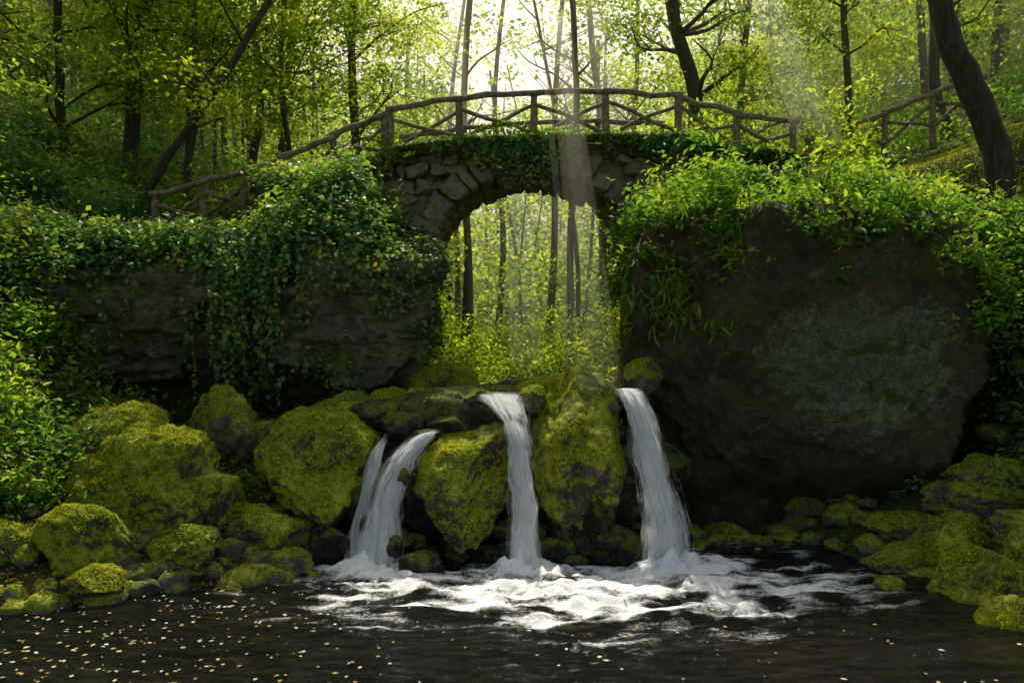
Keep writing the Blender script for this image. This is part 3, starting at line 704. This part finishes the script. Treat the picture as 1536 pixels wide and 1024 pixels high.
mesh_np('stream_water',np.c_[x,y,z],F,m,attr={'foam':('POINT',fo_)})

def fallmat(name,seed,lo,hi,mul=.97):
    m,nt,out=newmat(name)
    uv=N(nt,'ShaderNodeAttribute',attribute_name='fu').outputs['Fac']; vv=N(nt,'ShaderNodeAttribute',attribute_name='fv').outputs['Fac']
    ww=N(nt,'ShaderNodeAttribute',attribute_name='fw').outputs['Fac']
    cb=N(nt,'ShaderNodeCombineXYZ'); nt.links.new(math_(nt,'MULTIPLY',ww,30),cb.inputs[0]); nt.links.new(math_(nt,'MULTIPLY',vv,1.5),cb.inputs[1]); cb.inputs[2].default_value=seed
    n=noise(nt,1,3,.65,cb.outputs[0],.5)
    cb2=N(nt,'ShaderNodeCombineXYZ'); nt.links.new(math_(nt,'MULTIPLY',ww,130),cb2.inputs[0]); nt.links.new(math_(nt,'MULTIPLY',vv,4),cb2.inputs[1]); cb2.inputs[2].default_value=seed+3
    n2_=noise(nt,1,3,.7,cb2.outputs[0],.4)
    f=math_(nt,'ADD',math_(nt,'MULTIPLY',n,.5),math_(nt,'MULTIPLY',n2_,.5))
    ed=math_(nt,'MULTIPLY',math_(nt,'MULTIPLY',uv,math_(nt,'SUBTRACT',1.0,uv)),4.0)
    f=math_(nt,'ADD',f,math_(nt,'MULTIPLY',math_(nt,'SUBTRACT',ed,.75),.6))
    f=math_(nt,'ADD',f,math_(nt,'MULTIPLY',math_(nt,'SUBTRACT',maprange(nt,vv,0.0,.35),1.0),.3))
    a=maprange(nt,f,lo,hi)
    sc=ramp(nt,n2_,[(.35,(.78,.83,.87)),(.6,(.98,.98,.99))])
    d=N(nt,'ShaderNodeBsdfDiffuse'); nt.links.new(sc,d.inputs[0])
    t=N(nt,'ShaderNodeBsdfTranslucent'); nt.links.new(sc,t.inputs[0])
    w=N(nt,'ShaderNodeMixShader'); w.inputs[0].default_value=.5; nt.links.new(d.outputs[0],w.inputs[1]); nt.links.new(t.outputs[0],w.inputs[2])
    tr=N(nt,'ShaderNodeBsdfTransparent'); mx=N(nt,'ShaderNodeMixShader'); nt.links.new(math_(nt,'MULTIPLY',a,mul),mx.inputs[0])
    nt.links.new(tr.outputs[0],mx.inputs[1]); nt.links.new(w.outputs[0],mx.inputs[2]); nt.links.new(mx.outputs[0],out.inputs[0]); return m
def fall(parent,name,path,widths,layers,seed,mats,depth=.07,jit=.09,grow=0.0):
    P=smoothpath(path,90); W=np.interp(np.linspace(0,1,90),np.linspace(0,1,len(widths)),widths)
    L=np.r_[0,np.cumsum(np.linalg.norm(np.diff(P,axis=0),axis=1))]
    nu=30; u=np.linspace(0,1,nu)
    for l in range(layers):
        s=seed+l*7; sc=1.15-.15*l
        V=np.zeros((90,nu,3)); lat=(u-.5)
        V[:,:,0]=P[:,0:1]+lat[None]*W[:,None]*sc+.05*W[:,None]*math.sin(l*2.1)
        V[:,:,1]=P[:,1:2]-.035*l-depth*np.cos(lat*np.pi)[None]
        V[:,:,2]=P[:,2:3]
        uu=np.tile(u,(90,1)).ravel(); v_=np.repeat(L,nu)
        fw=(lat[None]*np.mean(W)*sc+np.zeros((90,1))).ravel()+s
        nn_=fbm(np.c_[uu*9,v_*.9,uu*0+s],3,s)
        Vf=V.reshape(-1,3); Vf[:,1]-=nn_*.09; Vf[:,0]+=fbm(np.c_[uu*3,v_*2.2,uu*0+s],3,s+1)*jit
        ii=np.arange(90*nu).reshape(90,nu); F=np.stack([ii[:-1,:-1],ii[:-1,1:],ii[1:,1:],ii[1:,:-1]],-1).reshape(-1,4)
        mesh_np(name,Vf,F,mats[l%len(mats)],parent=parent,attr={'fu':('POINT',uu),'fv':('POINT',v_),'fw':('POINT',fw)})
FM=[fallmat('fall_a',1,.34,.64,.85),fallmat('fall_b',11,.34,.60),fallmat('fall_c',23,.36,.60),fallmat('fall_d',31,.40,.60)]
w=empty('waterfall')
fall(w,'cascade_sheet',[(-.95,-1.2,1.66),(-1.12,-1.42,1.6),(-1.32,-1.62,1.42),(-1.46,-1.78,1.2),(-1.6,-1.95,.8),(-1.66,-2.08,.45),(-1.7,-2.2,-.03)],[.1,.28,.44,.4,.5,.72,.95],4,1,FM,.07,.13)
fall(w,'left_strand',[(-1.62,-1.5,1.62),(-1.72,-1.7,1.4),(-1.8,-1.85,1.05),(-1.87,-2.02,.5),(-1.94,-2.15,-.03)],[.1,.2,.24,.34,.46],2,131,FM,.04)
w=empty('waterfall')
fall(w,'upper_slide',[(-.25,-.5,2.14),(-.2,-.85,2.1),(-.08,-1.22,1.95),(.05,-1.55,1.72),(.1,-1.85,1.35)],[1.0,.85,.62,.44,.36],3,51,FM,.02)
fall(w,'main_drop',[(.0,-1.4,1.88),(.08,-1.75,1.55),(.12,-1.97,1.1),(.16,-2.12,.5),(.18,-2.26,-.03)],[.34,.36,.42,.5,.66],5,61,FM)
w=empty('waterfall')
fall(w,'main_drop',[(1.54,-.8,2.2),(1.58,-1.15,2.17),(1.65,-1.45,1.95),(1.76,-1.66,1.4),(1.86,-1.82,.8),(1.95,-1.94,-.03)],[.42,.48,.5,.58,.68,.88],5,81,FM)
n=680; x=np.r_[rng.uniform(-5.2,-.6,n),rng.uniform(-1,4.6,60)]; y=np.r_[-3.0-rng.random(n)**.8*3.6-np.abs(x[:n]+3.5)*.12,rng.uniform(-6,-2.6,60)]
k=(rng.random(len(x))<np.r_[sm(-.5,-3.2,x[:n])*.9+.08,np.ones(60)]); x=x[k];y=y[k]
hz=fbm(np.c_[x*1.3,y*3.0,x*0],4,88)*.06*(1+1.2*np.exp(-np.hypot(x/3,(y+3)/2)))
P=np.c_[x,y,hz+.025]
leaves('floating_leaves',P,np.tile([0,0,1.],(len(P),1))+rng.normal(size=P.shape)*.06,rng.uniform(.02,.065,len(P)),L_float,.65,fold=.03)

# ---------------------------------------------------------------- sun shafts modelled as mist tubes, and the haze
def mistmat(name,dens,g,col=(1,.94,.66,1)):
    m,nt,out=newmat(name)
    v=N(nt,'ShaderNodeVolumeScatter'); v.inputs['Density'].default_value=dens; v.inputs['Anisotropy'].default_value=g; v.inputs[0].default_value=col
    nt.links.new(v.outputs[0],out.inputs['Volume']); return m
mist=empty('sunbeam_tubes')
for end,L,r,dn in SHAFTS:  # beams put in as shapes: tubes of denser mist laid along the sun direction
    P=np.array(end,float)+S*np.linspace(0,L,6)[:,None]
    tubes_obj('shaft',[tube(P,np.linspace(r*1.25,r*.8,6),14)],mistmat('sunbeam_tube_mist',dn*1.3,.5),mist)
bm=bmesh.new(); bmesh.ops.create_cube(bm,size=1); me=bpy.data.meshes.new('forest_haze'); bm.to_mesh(me); bm.free()
o=bpy.data.objects.new('forest_haze',me); o.scale=(70,48,26); o.location=(0,31,14); me.materials.append(mistmat('haze',.009,.6,(1,.97,.74,1))); link(o)

# ---------------------------------------------------------------- world, sun, camera
wd=bpy.data.worlds.new('World'); scene.world=wd; wd.use_nodes=True; nt=wd.node_tree
bg=nt.nodes['Background']; sk=nt.nodes.new('ShaderNodeTexSky'); sk.sky_type='NISHITA'; sk.sun_disc=False
sk.sun_elevation=EL; sk.sun_rotation=AZ; sk.dust_density=4; sk.air_density=1.0; sk.ozone_density=.4
mm=nt.nodes.new('ShaderNodeMix'); mm.data_type='RGBA'; mm.blend_type='MULTIPLY'; mm.inputs[0].default_value=1; mm.inputs[7].default_value=(1.15,1.07,.84,1)
nt.links.new(sk.outputs[0],mm.inputs[6]); nt.links.new(mm.outputs[2],bg.inputs[0]); bg.inputs[1].default_value=.125
sl=bpy.data.lights.new('sun','SUN'); sl.energy=5; sl.angle=math.radians(.5); sl.color=(1,.93,.76)
so=bpy.data.objects.new('sun',sl); so.rotation_euler=Vector(S).to_track_quat('Z','Y').to_euler(); so.location=(0,30,20); link(so)
cam=bpy.data.cameras.new('camera'); co=bpy.data.objects.new('camera',cam); link(co); co.location=(0,-12,2.4); co.rotation_euler=(math.radians(90),0,0)
cam.lens=28.125; cam.sensor_width=36; cam.shift_y=48/1536; cam.clip_end=2000
scene.camera=co
